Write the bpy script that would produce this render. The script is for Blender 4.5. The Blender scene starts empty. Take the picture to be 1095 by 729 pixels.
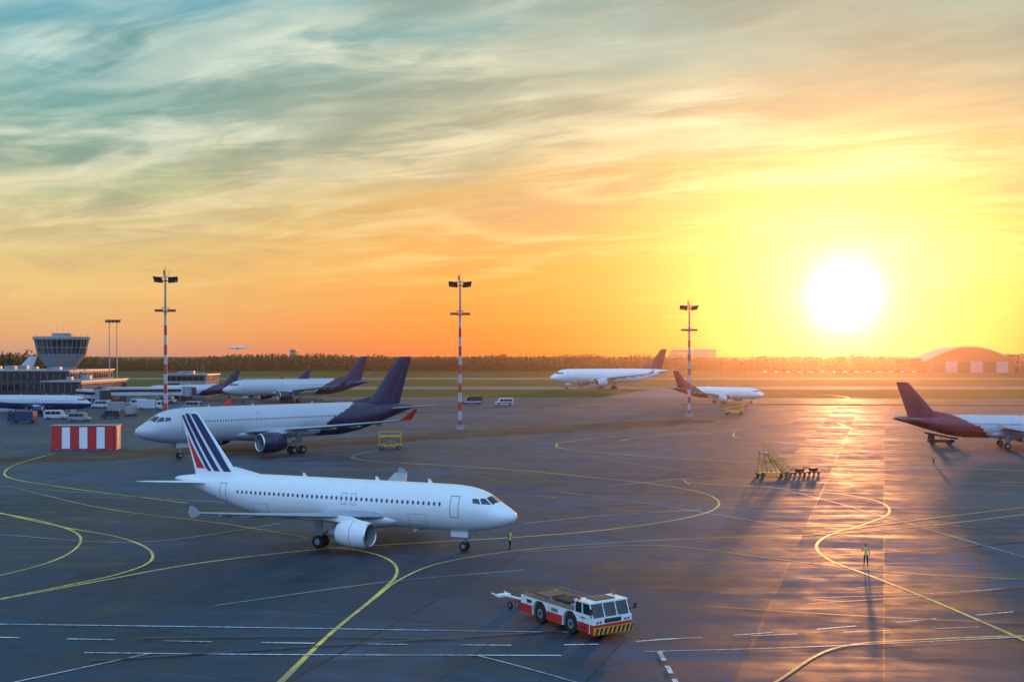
import bpy, math, random
from mathutils import Vector, Matrix, noise
random.seed(7)
sc = bpy.context.scene
R = math.radians
# ---------------------------------------------------------------- survey constants
F, H, HX, HY = 1200.0, 17.3, 547.5, 380.0
def G(px, py):
    """ground position (metres) recovered from the photo's perspective"""
    d = F*H/(py-HY)
    return ((px-HX)*d/F, d)
def lin(c):
    return tuple(((v/255)/12.92 if v/255 <= .04045 else ((v/255+.055)/1.055)**2.4) for v in c)
SUN_AZ, SUN_EL = R(16.5), R(2.9)
SUN = Vector((math.sin(SUN_AZ)*math.cos(SUN_EL), math.cos(SUN_AZ)*math.cos(SUN_EL), math.sin(SUN_EL)))

# ---------------------------------------------------------------- materials
def newmat(name):
    m = bpy.data.materials.new(name); m.use_nodes = True
    nt = m.node_tree; b = nt.nodes['Principled BSDF']
    return m, nt, b
def mat(name, col, rough=.5, metal=0., var=.12, scale=1.5, bump=0., coat=0.):
    m, nt, b = newmat(name)
    tc = nt.nodes.new('ShaderNodeTexCoord')
    n = nt.nodes.new('ShaderNodeTexNoise'); n.inputs['Scale'].default_value = scale; n.inputs['Detail'].default_value = 4
    nt.links.new(tc.outputs['Object'], n.inputs['Vector'])
    mx = nt.nodes.new('ShaderNodeMix'); mx.data_type = 'RGBA'
    mx.inputs[6].default_value = (*[c*(1-var) for c in col], 1)
    mx.inputs[7].default_value = (*[min(1, c*(1+var)) for c in col], 1)
    nt.links.new(n.outputs['Fac'], mx.inputs[0]); nt.links.new(mx.outputs[2], b.inputs['Base Color'])
    mr = nt.nodes.new('ShaderNodeMapRange'); mr.inputs[3].default_value = max(0.03, rough*.8); mr.inputs[4].default_value = min(1, rough*1.2)
    nt.links.new(n.outputs['Fac'], mr.inputs[0]); nt.links.new(mr.outputs[0], b.inputs['Roughness'])
    b.inputs['Metallic'].default_value = metal
    if coat: b.inputs['Coat Weight'].default_value = coat; b.inputs['Coat Roughness'].default_value = .08
    return m
WHITE = mat('white_paint', (.72, .76, .80), .32, var=.07, scale=.8, coat=.3)
SILV = mat('silver_paint', (.44, .48, .55), .32, var=.08, coat=.3)
WINGG = mat('wing_grey', (.27, .31, .36), .4, var=.12)
NAVY = mat('navy_paint', (.013, .012, .055), .4, var=.1, coat=.15)
PURP = mat('maroon_paint', (.15, .010, .026), .4, var=.1, coat=.15)
DBLUE = mat('stripe_blue', (.012, .022, .10), .4)
REDP = mat('red_paint', (.52, .018, .02), .45)
ORNG = mat('orange_paint', (.62, .06, .015), .45)
YELP = mat('yellow_paint', (.55, .30, .03), .5)
BLK = mat('black_rubber', (.012, .012, .014), .75)
DARK = mat('dark_metal', (.03, .034, .042), .5, .2)
GLASS = mat('dark_glass', (.012, .017, .025), .08, coat=.5)
WIN = mat('cabin_window', (.025, .045, .09), .15)
METAL = mat('bare_metal', (.6, .6, .62), .25, .9)
STEEL = mat('steel_grey', (.24, .27, .31), .45, .3)
CONC = mat('concrete', (.26, .27, .28), .8, scale=.6, var=.2)
BRICK = mat('red_brick', (.20, .05, .03), .85, scale=.3, var=.2)
RUST = mat('worn_deck', (.14, .07, .045), .7, scale=3, var=.5)
SEAM = mat('panel_seam', (.14, .16, .20), .6)
SKIN = mat('skin', (.45, .26, .18), .6)
HAIR = mat('hair', (.03, .02, .015), .6)
VEST = mat('hi_vis_vest', (.42, .62, .05), .6)
CLOTH = mat('dark_cloth', (.02, .025, .045), .9)
REFL = mat('reflective_tape', (.7, .7, .7), .3)

# ---------------------------------------------------------------- mesh builder
class MB:
    def __init__(s):
        s.v = []; s.f = []; s.m = []; s.mats = []; s.M = Matrix.Identity(4)
    def mi(s, m):
        if m not in s.mats: s.mats.append(m)
        return s.mats.index(m)
    def add(s, vs, fs, m):
        o = len(s.v)
        s.v += [tuple(s.M @ Vector(v)) for v in vs]
        for f in fs:
            s.f.append([o+i for i in f]); s.m.append(s.mi(m))
    def box(s, c, d, m, rz=0, ry=0, rx=0, taper=1.0):
        x, y, z = d[0]/2, d[1]/2, d[2]/2
        vs = [(-x, -y, -z), (x, -y, -z), (x, y, -z), (-x, y, -z)] + [(-x*taper, -y*taper, z), (x*taper, -y*taper, z), (x*taper, y*taper, z), (-x*taper, y*taper, z)]
        T = Matrix.Translation(c) @ Matrix.Rotation(rz, 4, 'Z') @ Matrix.Rotation(ry, 4, 'Y') @ Matrix.Rotation(rx, 4, 'X')
        s.add([tuple(T @ Vector(v)) for v in vs], [(0, 3, 2, 1), (4, 5, 6, 7), (0, 1, 5, 4), (1, 2, 6, 5), (2, 3, 7, 6), (3, 0, 4, 7)], m)
    def cyl(s, p0, p1, r0, m, r1=None, n=10, caps=True):
        if r1 is None: r1 = r0
        p0 = Vector(p0); p1 = Vector(p1); a = (p1-p0).normalized()
        u = a.orthogonal().normalized(); w = a.cross(u)
        vs = []
        for p, r in ((p0, r0), (p1, r1)):
            for i in range(n):
                t = 2*math.pi*i/n
                vs.append(tuple(p+u*(r*math.cos(t))+w*(r*math.sin(t))))
        fs = [(i, (i+1) % n, n+(i+1) % n, n+i) for i in range(n)]
        if caps: fs += [tuple(range(n-1, -1, -1)), tuple(range(n, 2*n))]
        s.add(vs, fs, m)
    def loft(s, rings, m, cap=True):
        n = len(rings[0]); vs = [p for r in rings for p in r]; fs = []
        for k in range(len(rings)-1):
            for i in range(n):
                j = (i+1) % n
                fs.append((k*n+i, k*n+j, (k+1)*n+j, (k+1)*n+i))
        if cap:
            fs.append(tuple(range(n-1, -1, -1))); fs.append(tuple(range((len(rings)-1)*n, len(rings)*n)))
        s.add(vs, fs, m)
    def revolve(s, prof, m, axis='X', c=(0, 0, 0), n=28, cap=False):
        rings = []
        for (x, r) in prof:
            ring = []
            for i in range(n):
                t = 2*math.pi*i/n
                if axis == 'X': ring.append((c[0]+x, c[1]+r*math.cos(t), c[2]+r*math.sin(t)))
                elif axis == 'Y': ring.append((c[0]+r*math.cos(t), c[1]+x, c[2]+r*math.sin(t)))
                else: ring.append((c[0]+r*math.cos(t), c[1]+r*math.sin(t), c[2]+x))
            rings.append(ring)
        s.loft(rings, m, cap)
    def grid(s, fn, nu, nv, m):
        vs = [fn(i/nu, j/nv) for i in range(nu+1) for j in range(nv+1)]
        fs = [(i*(nv+1)+j, (i+1)*(nv+1)+j, (i+1)*(nv+1)+j+1, i*(nv+1)+j+1) for i in range(nu) for j in range(nv)]
        s.add(vs, fs, m)
    def obj(s, name, parent=None, smooth=True, bevel=0, ang=38):
        me = bpy.data.meshes.new(name); me.from_pydata(s.v, [], s.f); me.update()
        for m in s.mats: me.materials.append(m)
        me.polygons.foreach_set('material_index', s.m)
        if smooth:
            me.shade_smooth(); me.set_sharp_from_angle(angle=R(ang))
        o = bpy.data.objects.new(name, me); sc.collection.objects.link(o)
        if parent: o.parent = parent
        if bevel:
            b = o.modifiers.new('bevel', 'BEVEL'); b.width = bevel; b.segments = 2; b.limit_method = 'ANGLE'
        return o
def empty(name, loc=(0, 0, 0), rz=0):
    e = bpy.data.objects.new(name, None); e.empty_display_size = .5
    e.location = loc; e.rotation_euler = (0, 0, rz); sc.collection.objects.link(e); return e

# ---------------------------------------------------------------- aircraft
def interp(tab, x, k):
    if x <= tab[0][0]: return tab[0][k]
    for i in range(len(tab)-1):
        if x <= tab[i+1][0]:
            x0, x1 = tab[i][0], tab[i+1][0]; y0, y1 = tab[i][k], tab[i+1][k]
            def sl(j):
                if j <= 0 or j >= len(tab)-1:
                    a = max(0, min(j, len(tab)-2)); return (tab[a+1][k]-tab[a][k])/(tab[a+1][0]-tab[a][0])
                h0 = tab[j][0]-tab[j-1][0]; h1 = tab[j+1][0]-tab[j][0]
                d0 = (tab[j][k]-tab[j-1][k])/h0; d1 = (tab[j+1][k]-tab[j][k])/h1
                if d0*d1 <= 0: return 0
                return (h0+h1)*3/((2*h1+h0)/d0+(h1+2*h0)/d1)
            h = x1-x0; t = (x-x0)/h
            return ((2*t**3-3*t**2+1)*y0+(t**3-2*t**2+t)*h*sl(i)+(-2*t**3+3*t**2)*y1+(t**3-t**2)*h*sl(i+1))
    return tab[-1][k]
def airliner(name, loc, heading, L=37.57, k=1.0, half=17.0, body=WHITE, fin=WHITE, eng=WHITE, sweep=None, tipm=None,
             stripes=False, wide=False, gear=True, detail=1, wing=WINGG, z0=0.0, pitch=0.0, belly=None):
    root = empty(name, (loc[0], loc[1], z0), heading); root.rotation_euler = (0, pitch, heading)
    sx = L/37.57; sy = half/17.0; C = 3.75*k
    tail = L-13*k
    tab = [(0, -.50, -.52, .01), (.06, -.28, -.72, .22), (.15, -.18, -.84, .36), (.5, .08, -1.10, .74), (1.0, .36, -1.33, 1.05), (1.6, .70, -1.53, 1.32), (2.4, 1.24, -1.72, 1.58),
           (3.2, 1.62, -1.86, 1.75), (4.2, 1.88, -1.97, 1.88), (5.5, 2.03, -2.05, 1.95), (7, 2.07, -2.07, 1.975)]
    tab = [(a*k, b*k, c*k, d*k) for a, b, c, d in tab]
    tt = [(-13, 2.07, -2.07, 1.975), (-10, 2.05, -1.72, 1.92), (-7, 1.99, -.98, 1.65), (-4, 1.85, -.08, 1.15), (-1.5, 1.62, .68, .6), (-.3, 1.42, 1.0, .26), (0, 1.28, 1.12, .1)]
    tab += [(L+a*k, b*k, c*k, d*k) for a, b, c, d in tt]
    def fus(s, a, off=0.):
        t = interp(tab, s, 1); b = interp(tab, s, 2); w = interp(tab, s, 3)
        zc = (t+b)/2; hh = (t-b)/2
        return (-s, (w+off)*math.sin(a), C+zc+(hh+off)*math.cos(a))
    mb = MB(); st = []
    for q in (0, .03, .06, .1, .15, .25, .37, .5, .75, 1, 1.3, 1.6, 2, 2.4, 2.8, 3.2, 3.7, 4.2, 4.8, 5.5, 6.2, 7): st.append(q*k)
    n1 = int((tail-7*k)/(.5 if sweep else 2)); st += [7*k+(tail-7*k)*i/n1 for i in range(1, n1)]
    n2 = 44; st += [tail+(L-tail)*i/n2 for i in range(n2+1)]
    NA = 56
    rings = [[fus(s, 2*math.pi*i/NA) for i in range(NA)] for s in st]
    mb.loft(rings, body)
    if sweep or belly:
        for fi, f in enumerate(mb.f):
            c = [sum(mb.v[i][j] for i in f)/len(f) for j in range(3)]
            s_ = -c[0]; zz = (c[2]-C)/(2.07*k)
            if sweep and s_ > L-13.5*k+3.2*k*(zz) - 1.5*k*(1-abs(zz)): mb.m[fi] = mb.mi(sweep)
            if belly and zz < -.1: mb.m[fi] = mb.mi(belly)
    mb.obj('fuselage', root, ang=60)
    mb = MB(); rings = []
    for i in range(15):
        t = i/14; s = (10.6+10.2*t)*sx; e = math.sin(math.pi*min(1, max(0.001, t)))**.5
        rings.append([(-s, math.cos(a)*2.12*k*(.55+.45*e), C-1.25*k+math.sin(a)*1.1*k*(.15+.85*e)) for a in [2*math.pi*j/24 for j in range(24)]])
    mb.loft(rings, belly or body); mb.obj('wing_body_fairing', root, ang=60)
    def foil(c, tc, n=12):
        xs = [(1-math.cos(math.pi*i/n))/2 for i in range(n+1)]
        yt = [5*tc*(.2969*math.sqrt(x)-.126*x-.3516*x*x+.2843*x**3-.1015*x**4) for x in xs]
        return [(x*c, y*c) for x, y in zip(xs, yt)] + [(x*c, -y*c*.75) for x, y in list(zip(xs, yt))[-2:0:-1]]
    def wingz(y):
        return (-1.15+.095*y+.0013*y*y)*k
    wsec = [(1.2, 12.0, 7.0, .14), (1.9, 12.35, 6.5, .14), (4, 13.5, 5.2, .125), (6.4, 14.8, 4.0, .12), (9, 16.25, 3.3, .115), (12, 17.8, 2.6, .11), (15, 19.4, 1.95, .105), (16.6, 20.25, 1.6, .10), (17.0, 20.6, 1.2, .08)]
    mb = MB()
    for sg in (1, -1):
        rings = [[(-(xl*sx+px), sg*y*sy, C+wingz(y)+pz) for px, pz in foil(ch*sx, tc)] for y, xl, ch, tc in wsec]
        mb.loft(rings, wing)
        for y in (3.9, 7.6, 10.7, 13.6):
            le = interp([(a[0], a[1], a[2]) for a in wsec], y, 1)*sx; ch = interp([(a[0], a[1], a[2]) for a in wsec], y, 2)*sx
            mb.revolve([(-le-ch*.55, .02), (-le-ch*.7, .14*k), (-le-ch*.9, .17*k), (-le-ch*1.08, .1*k), (-le-ch*1.18, .02)], wing, 'X', (0, sg*y*sy, C+wingz(y)-.22*k), 10)
    mb.obj('wings', root, ang=50)
    mb = MB()
    tm = tipm or wing
    for sg in (1, -1):
        y = 17.0*sy*sg; xl = 20.3*sx; zt = C+wingz(17)
        if wide:
            rings = []
            for hgt, dx, c in ((0, 0, 1.7), (.7, .8, 1.15), (1.3, 1.5, .75), (1.8, 2.0, .45)):
                rings.append([(-(xl+dx*1.3+px), y+sg*(hgt*.4)+pz, zt+hgt) for px, pz in foil(c*sx, .09, 6)])
            mb.loft(rings, tm)
        else:
            rings = []
            for hgt, dx, c in ((-.42, .75, .35), (0, 0, 1.35), (.55, .85, .35)):
                rings.append([(-(xl+dx+px), y+pz, zt+hgt) for px, pz in foil(c*sx, .05, 6)])
            mb.loft(rings, tm)
    mb.obj('wing_tips', root)
    mb = MB()
    for sg in (1, -1):
        rings = [[(-(L-(37.57-xl)*k+px), sg*y*k, C+(.95+.1*y)*k+pz) for px, pz in foil(ch*k, .10, 8)] for y, xl, ch in ((.3, 32.2, 3.9), (3, 33.9, 2.7), (6.0, 35.7, 1.4), (6.22, 36.0, 1.1))]
        mb.loft(rings, body if not sweep else wing)
    mb.obj('tailplane', root, ang=50)
    fsec = [(1.55, 29.3, 5.7), (2.3, 30.15, 5.0), (4, 31.55, 4.15), (6, 33.2, 3.15), (7.6, 34.55, 2.35), (7.95, 34.95, 1.95)]
    mb = MB()
    rings = [[(-(L-(37.57-xl)*k+px), pz*1.2, C+z*k) for px, pz in foil(ch*k, .10, 12)] for z, xl, ch in fsec]
    mb.loft(rings, fin)
    def X(a): return -(L-(37.57-a)*k)
    mb.loft([[(X(26.9), .02, C+2.0*k), (X(26.9), -.02, C+2.0*k), (X(26.9), 0, C+2.03*k)], [(X(30.3), .13*k, C+1.8*k), (X(30.3), -.13*k, C+1.8*k), (X(30.3), 0, C+2.7*k)]], fin if not stripes else body)
    mb.obj('fin', root, ang=50)
    mb = MB()
    def fx(z): return interp([(a[0], a[1]) for a in fsec], z, 1)
    def fc(z): return interp([(a[0], a[2]) for a in fsec], z, 1)
    def finstrip(zb, zt_, b0, b1, t0, t1, m, off=.012):
        for sg in (1, -1):
            def fn(u, v):
                z = zb+(zt_-zb)*u; c0 = b0+(t0-b0)*u; c1 = b1+(t1-b1)*u; cc = c0+(c1-c0)*v
                ch = fc(z); yt = 5*.10*(.2969*math.sqrt(cc)-.126*cc-.3516*cc*cc+.2843*cc**3-.1015*cc**4)*ch*1.2*(1 if sg > 0 else .75)
                return (-(L-(37.57-(fx(z)+cc*ch))*k), sg*(yt*k+off), C+z*k)
            mb.grid(fn, 14, 4, m)
    if stripes:
        finstrip(2.15, 7.75, .10, .27, .06, .40, DBLUE)
        finstrip(2.15, 7.75, .36, .50, .50, .72, DBLUE)
        finstrip(2.15, 7.6, .57, .66, .80, .93, DBLUE)
        finstrip(2.35, 5.6, .72, .93, .93, .96, REDP)
    if detail: finstrip(2.3, 7.7, .685, .695, .69, .705, SEAM, .02)
    if mb.v: mb.obj('fin_stripes' if stripes else 'rudder_seam', root, smooth=False)
    for sg in (1, -1):
        mb = MB(); kk = k*(1.02 if wide else 1.0)
        cx = -11.2*sx-0.1; cy = sg*5.75*sy*(.95 if wide else 1); cz = C-2.02*k*(.98)
        def rev(p, m, n=32): mb.revolve([(cx-a*kk, r*kk) for a, r in p], m, 'X', (0, cy, cz), n)
        rev([(.95, .80), (.3, .85), (.06, .90)], STEEL)
        rev([(.06, .90), (-.0, .96), (.02, 1.02), (.12, 1.07)], METAL)
        rev([(.12, 1.07), (.5, 1.15), (1.3, 1.19), (2.3, 1.12), (3.1, .92), (3.08, .88), (2.5, .80)], eng)
        rev([(1.50, 1.192), (1.54, 1.192)], SEAM)
        rev([(2.5, .70), (3.3, .58), (4.1, .38), (4.08, .34)], STEEL)
        rev([(3.9, .30), (4.6, .04)], DARK)
        mb.cyl((cx-.95*kk, cy, cz), (cx-1.0*kk, cy, cz), .82*kk, DARK, n=32)
        rev([(.93, .24), (.7, .17), (.5, .02)], STEEL, 16)
        for i in range(22):
            a = 2*math.pi*i/22; u = Vector((0, math.cos(a), math.sin(a))); w = Vector((.12, -math.sin(a)*.09, math.cos(a)*.09))
            c0 = Vector((cx-.85*kk, cy, cz))
            mb.add([tuple(c0+u*.22*kk-w*.5*kk), tuple(c0+u*.22*kk+w*.5*kk), tuple(c0+u*.79*kk+w*kk), tuple(c0+u*.79*kk-w*kk)], [(0, 1, 2, 3)], DARK)
        def pr(s, z0_, z1_, w): return [(-s, cy-w, z0_), (-s, cy+w, z0_), (-s, cy+w*.6, z1_), (-s, cy-w*.6, z1_)]
        zz = C+wingz(5.75)
        mb.loft([pr(11.2*sx+.9*kk, cz+1.0*kk, cz+1.18*kk, .06), pr(11.2*sx+2.2*kk, cz+.9*kk, zz+.05, .2*kk), pr(15.5*sx, zz-.35*k, zz+.12, .2*kk), pr(17.2*sx, zz-.25*k, zz-.1, .05)], body)
        mb.obj('engine', root, ang=45)
    mb = MB()
    def quadpatch(pts, m, off=.012, n=4):
        for sg in (1, -1):
            def fn(u, v):
                s0 = pts[0][0]*(1-u)*(1-v)+pts[1][0]*u*(1-v)+pts[2][0]*u*v+pts[3][0]*(1-u)*v
                a0 = pts[0][1]*(1-u)*(1-v)+pts[1][1]*u*(1-v)+pts[2][1]*u*v+pts[3][1]*(1-u)*v
                return fus(s0*k, R(a0)*sg, off)
            mb.grid(fn, n, n, m)
    for P in ([(1.62, 3), (2.36, 3), (2.52, 31), (1.86, 42)], [(1.95, 46), (2.60, 35), (3.0, 44), (2.70, 60)], [(2.82, 61.5), (3.1, 46.5), (3.62, 51), (3.5, 64)]):
        quadpatch(P, GLASS)
    wz = .50*k
    pitch_ = .533 if detail else 1.07
    s = 6.6*k
    while s < L-8.6*k:
        t = interp(tab, s, 1); b = interp(tab, s, 2); a = math.acos((wz-(t+b)/2)/((t-b)/2))
        da = .17/(2.0*k)
        for sg in (1, -1):
            cs = [(math.cos(q)*.125, math.sin(q)*da) for q in [math.pi/8+math.pi/4*i for i in range(8)]]
            cs = [(max(-.115, min(.115, p*1.1)), q*1.06) for p, q in cs]
            mb.add([fus(s+p, sg*(a+q), .012) for p, q in cs], [tuple(range(8))], WIN)
        s += pitch_
    def A(z, s_):
        t = interp(tab, s_, 1); b = interp(tab, s_, 2); return math.acos(max(-1, min(1, (z-(t+b)/2)/((t-b)/2))))
    def door(s0, w, z_lo, z_hi, th=.05):
        for sg in (1, -1):
            for (sa, sb, za, zb) in ((s0, s0+th, z_lo, z_hi), (s0+w-th, s0+w, z_lo, z_hi), (s0+th, s0+w-th, z_lo, z_lo+th), (s0+th, s0+w-th, z_hi-th, z_hi)):
                def fn(u, v):
                    s_ = sa+(sb-sa)*u; z = za+(zb-za)*v
                    return fus(s_, sg*A(z, s_), .009)
                mb.grid(fn, 1, 6, SEAM)
    door(4.75*k, .85, -.62*k, 1.25*k, .06)
    door(L-7.6*k, .8, -.5*k, 1.25*k, .06)
    if detail: door(8.0*sx, 1.8*k, -1.55*k, -.5*k, .03); door(L-12.6*k, 1.8*k, -1.3*k, -.45*k, .03)
    if not wide:
        door(15.2*sx, .55, -.05, 1.0, .04); door(16.2*sx, .55, -.05, 1.0, .04)
    else: door(L*.36, .9, -.62*k, 1.25*k)
    mb.obj('windows_and_doors', root, smooth=False)
    if gear:
        mb = MB()
        def wheel(x, y, r, w):
            mb.revolve([(-w/2, r*.55), (-w/2, r*.86), (-w*.36, r*.97), (0, r), (w*.36, r*.97), (w/2, r*.86), (w/2, r*.55)], BLK, 'Y', (x, y, r), 24)
            mb.cyl((x, y-w*.4, r), (x, y+w*.4, r), r*.5, STEEL, n=16)
        r = .57*(1.2 if wide else 1)
        for sg in (1, -1):
            gx = -17.7*sx; gy = sg*3.8*k
            for dx in ((-.95, .95) if wide else (0,)):
                for dy in (-.46, .46): wheel(gx+dx, gy+dy*(1.3 if wide else 1), r, .42)
            if wide: mb.box((gx, gy, r), (2.2, .3, .3), STEEL)
            mb.cyl((gx, gy, r), (gx, gy-sg*.15, C-1.0*k), .14*k, STEEL)
            mb.cyl((gx, gy-.6, r), (gx, gy+.6, r), .09, STEEL)
            mb.cyl((gx+.2, gy, r+.6), (gx+1.5*k, gy-sg*.9, C-1.5*k), .06, STEEL)
            mb.box((gx, gy+sg*.42*k, r+1.25*k), (.9*k, .05, 1.2*k), STEEL, rx=-sg*.1)
            mb.box((gx, gy-sg*.1, r+.1), (.35, .7, .35), DARK)
        gx = -5.07*sx; r = .39*(1.3 if wide else 1)
        for dy in (-.27, .27): wheel(gx, dy*k, r, .24)
        mb.cyl((gx, 0, r), (gx+.1, 0, C-1.8*k), .1*k, STEEL); mb.cyl((gx, -.3*k, r), (gx, .3*k, r), .06, STEEL)
        mb.cyl((gx+.1, 0, r+.5), (gx+1.3*k, 0, C-1.85*k), .05, STEEL)
        for dy in (-.45, .45): mb.box((gx-.3, dy*k, C-2.25*k), (1.7*k, .04, .55*k), body)
        mb.box((gx+.18, 0, r+.75), (.12, .5, .16), METAL)
        mb.obj('landing_gear', root, ang=45)
    mb = MB()
    for s_, a in ((8.5*sx, 0), (14*sx, 0), (22*sx, 0), (10*sx, math.pi)):
        p = fus(s_, a, -.02); d = 1 if a == 0 else -1
        mb.loft([[(p[0]+.25, 0, p[2]), (p[0], .03, p[2]), (p[0]-.25, 0, p[2]), (p[0], -.03, p[2])], [(p[0]-.05, 0, p[2]+d*.38), (p[0]-.17, .01, p[2]+d*.38), (p[0]-.28, 0, p[2]+d*.38), (p[0]-.17, -.01, p[2]+d*.38)]], body)
    mb.obj('aerials', root)
    return root

def nose_from(pt, hd, back):
    return (pt[0]+math.cos(hd)*back, pt[1]+math.sin(hd)*back)
hd = R(-24); ng = G(497, 588)
airliner('passenger_airplane', nose_from(ng, hd, 5.07), hd, stripes=True, wing=WINGG)
hd = R(223); ng = G(187, 490)
airliner('wide_body_airplane', nose_from(ng, hd, 7.0), hd, L=58.0, k=1.46, half=30, body=SILV, fin=NAVY, eng=NAVY, sweep=NAVY, tipm=REDP, wide=True)
airliner('wide_body_airplane', G(238, 431), R(213), L=58.8, k=1.45, half=30, body=SILV, fin=NAVY, eng=NAVY, sweep=NAVY, tipm=NAVY, wide=True, detail=0)
airliner('passenger_airplane', G(152, 428), R(190), body=SILV, fin=NAVY, eng=NAVY, sweep=NAVY, detail=0)
airliner('passenger_airplane', G(232, 426.5), R(190), body=SILV, fin=NAVY, eng=NAVY, sweep=NAVY, detail=0)
airliner('wide_body_airplane', G(588, 416), R(205), L=72, k=1.78, half=32, body=WHITE, fin=PURP, eng=SILV, wide=True, detail=0)
airliner('passenger_airplane', G(817, 432), R(-38), body=WHITE, fin=PURP, eng=SILV, sweep=PURP, detail=0)
hd = R(-14); tl = G(958, 476)
airliner('passenger_airplane', nose_from(tl, hd, 37.0), hd, k=1.04, body=SILV, fin=PURP, eng=NAVY, sweep=PURP)
airliner('passenger_airplane', G(98, 444), R(-8), body=SILV, fin=NAVY, belly=DBLUE, eng=DBLUE, detail=0, wing=DBLUE)
airliner('wide_body_airplane', (G(28, 424)[0]-52, G(28, 424)[1]-10), R(188), L=58.8, k=1.45, half=30, body=WHITE, fin=SILV, wide=True, detail=0)
airliner('passenger_airplane', ((243-HX)*2100/F, 2100), R(200), body=WHITE, gear=True, detail=0, z0=29, pitch=R(-3))

# ---------------------------------------------------------------- ground materials
def ground_mat(name, c0, c1, rough, slab=None, spec=.5, big=.02, rot=.32, stain=False):
    m, nt, b = newmat(name); L = nt.links.new
    tc = nt.nodes.new('ShaderNodeTexCoord'); mp = nt.nodes.new('ShaderNodeMapping'); mp.inputs['Rotation'].default_value = (0, 0, rot)
    L(tc.outputs['Object'], mp.inputs[0])
    def nz(scale, det=4, vec=None, dist=0):
        n = nt.nodes.new('ShaderNodeTexNoise'); n.inputs['Scale'].default_value = scale; n.inputs['Detail'].default_value = det
        n.inputs['Roughness'].default_value = .6; n.inputs['Distortion'].default_value = dist
        L(vec or mp.outputs[0], n.inputs['Vector']); return n
    def mix(f, a, bb, bt='MIX'):
        x = nt.nodes.new('ShaderNodeMix'); x.data_type = 'RGBA'; x.blend_type = bt
        for i, q in ((0, f), (6, a), (7, bb)):
            if hasattr(q, 'default_value'): L(q, x.inputs[i])
            else: x.inputs[i].default_value = q if i == 0 else (*q, 1)
        return x.outputs[2]
    def mr(v, a, bb, c, d):
        x = nt.nodes.new('ShaderNodeMapRange'); L(v, x.inputs[0])
        for i, q in enumerate((a, bb, c, d)): x.inputs[i+1].default_value = q
        return x.outputs[0]
    n1 = nz(big, 5); n2 = nz(.35, 6); n3 = nz(9, 3)
    col = mix(mr(n1.outputs['Fac'], .35, .65, 0, 1), c0, c1)
    st = nt.nodes.new('ShaderNodeMapping'); st.inputs['Scale'].default_value = (.015, .5, 1); st.inputs['Rotation'].default_value = (0, 0, .05)
    L(tc.outputs['Object'], st.inputs[0]); n4 = nz(1, 5, st.outputs[0], .4)
    rsock = None
    if slab:
        for sz, lo, hi, mo, mw in ((slab, .60, 1.28, .25, .06), (slab*4, .72, 1.24, .45, .10)):
            br = nt.nodes.new('ShaderNodeTexBrick'); L(mp.outputs[0], br.inputs['Vector']); br.offset = 0
            br.inputs['Scale'].default_value = 1; br.inputs['Brick Width'].default_value = sz; br.inputs['Row Height'].default_value = sz*(1 if sz == slab else .75)
            br.inputs['Mortar Size'].default_value = mw; br.inputs['Mortar Smooth'].default_value = .1
            br.inputs['Color1'].default_value = (lo, lo, lo, 1); br.inputs['Color2'].default_value = (hi, hi, hi, 1); br.inputs['Mortar'].default_value = (mo, mo, mo, 1)
            col = mix(1.0, col, br.outputs['Color'], 'MULTIPLY')
            if rsock is None: rsock = br.outputs['Color']
    for n, a, c in [(n2, .66, 1.34), (n3, .85, 1.15), (n4, .6, 1.4)]:
        v = mr(n.outputs['Fac'], .3, .7, a, c); cm = nt.nodes.new('ShaderNodeCombineColor')
        for i in range(3): L(v, cm.inputs[i])
        col = mix(1.0, col, cm.outputs[0], 'MULTIPLY')
    if stain:
        n5 = nz(.11, 5, None, 1.2); v = mr(n5.outputs['Fac'], .56, .70, 1, .5); cm = nt.nodes.new('ShaderNodeCombineColor')
        for i in range(3): L(v, cm.inputs[i])
        col = mix(1.0, col, cm.outputs[0], 'MULTIPLY')
    L(col, b.inputs['Base Color'])
    def add(a, bb):
        ad = nt.nodes.new('ShaderNodeMath'); ad.operation = 'ADD'; L(a, ad.inputs[0]); L(bb, ad.inputs[1]); return ad.outputs[0]
    rr = add(mr(n2.outputs['Fac'], .3, .7, rough-.1, rough+.1), mr(n4.outputs['Fac'], .3, .7, -.12, .12))
    if rsock: rr = add(rr, mr(rsock, .6, 1.2, -.07, .07))
    L(rr, b.inputs['Roughness'])
    b.inputs['Specular IOR Level'].default_value = spec
    bp = nt.nodes.new('ShaderNodeBump'); bp.inputs['Strength'].default_value = .25; bp.inputs['Distance'].default_value = .02
    L(n3.outputs['Fac'], bp.inputs['Height']); L(bp.outputs[0], b.inputs['Normal'])
    return m
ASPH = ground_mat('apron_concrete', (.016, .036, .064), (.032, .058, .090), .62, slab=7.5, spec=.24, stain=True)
TAXI = ground_mat('taxiway_asphalt', (.09, .10, .11), (.13, .135, .14), .75, spec=.25)
GRASS = ground_mat('grass', (.026, .066, .014), (.052, .078, .022), .95, spec=.05, big=.008)
SOIL = ground_mat('bare_soil', (.060, .044, .034), (.095, .070, .052), .95, spec=.1, big=.05)
def sheet(name, pts, z, m, parent=None):
    me = bpy.data.meshes.new(name); me.from_pydata([(x, y, z) for x, y in pts], [], [tuple(range(len(pts)))]); me.materials.append(m)
    o = bpy.data.objects.new(name, me); sc.collection.objects.link(o); return o
sheet('ground', [(-9000, -3000), (9000, -3000), (9000, 14000), (-9000, 14000)], -.12, GRASS)
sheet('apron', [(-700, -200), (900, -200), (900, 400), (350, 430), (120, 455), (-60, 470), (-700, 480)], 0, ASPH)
sheet('taxiway', [(-1500, 560), (1500, 585), (1500, 640), (-1500, 618)], -.04, TAXI)
sheet('runway', [(-2500, 800), (2500, 815), (2500, 880), (-2500, 865)], -.04, TAXI)
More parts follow.
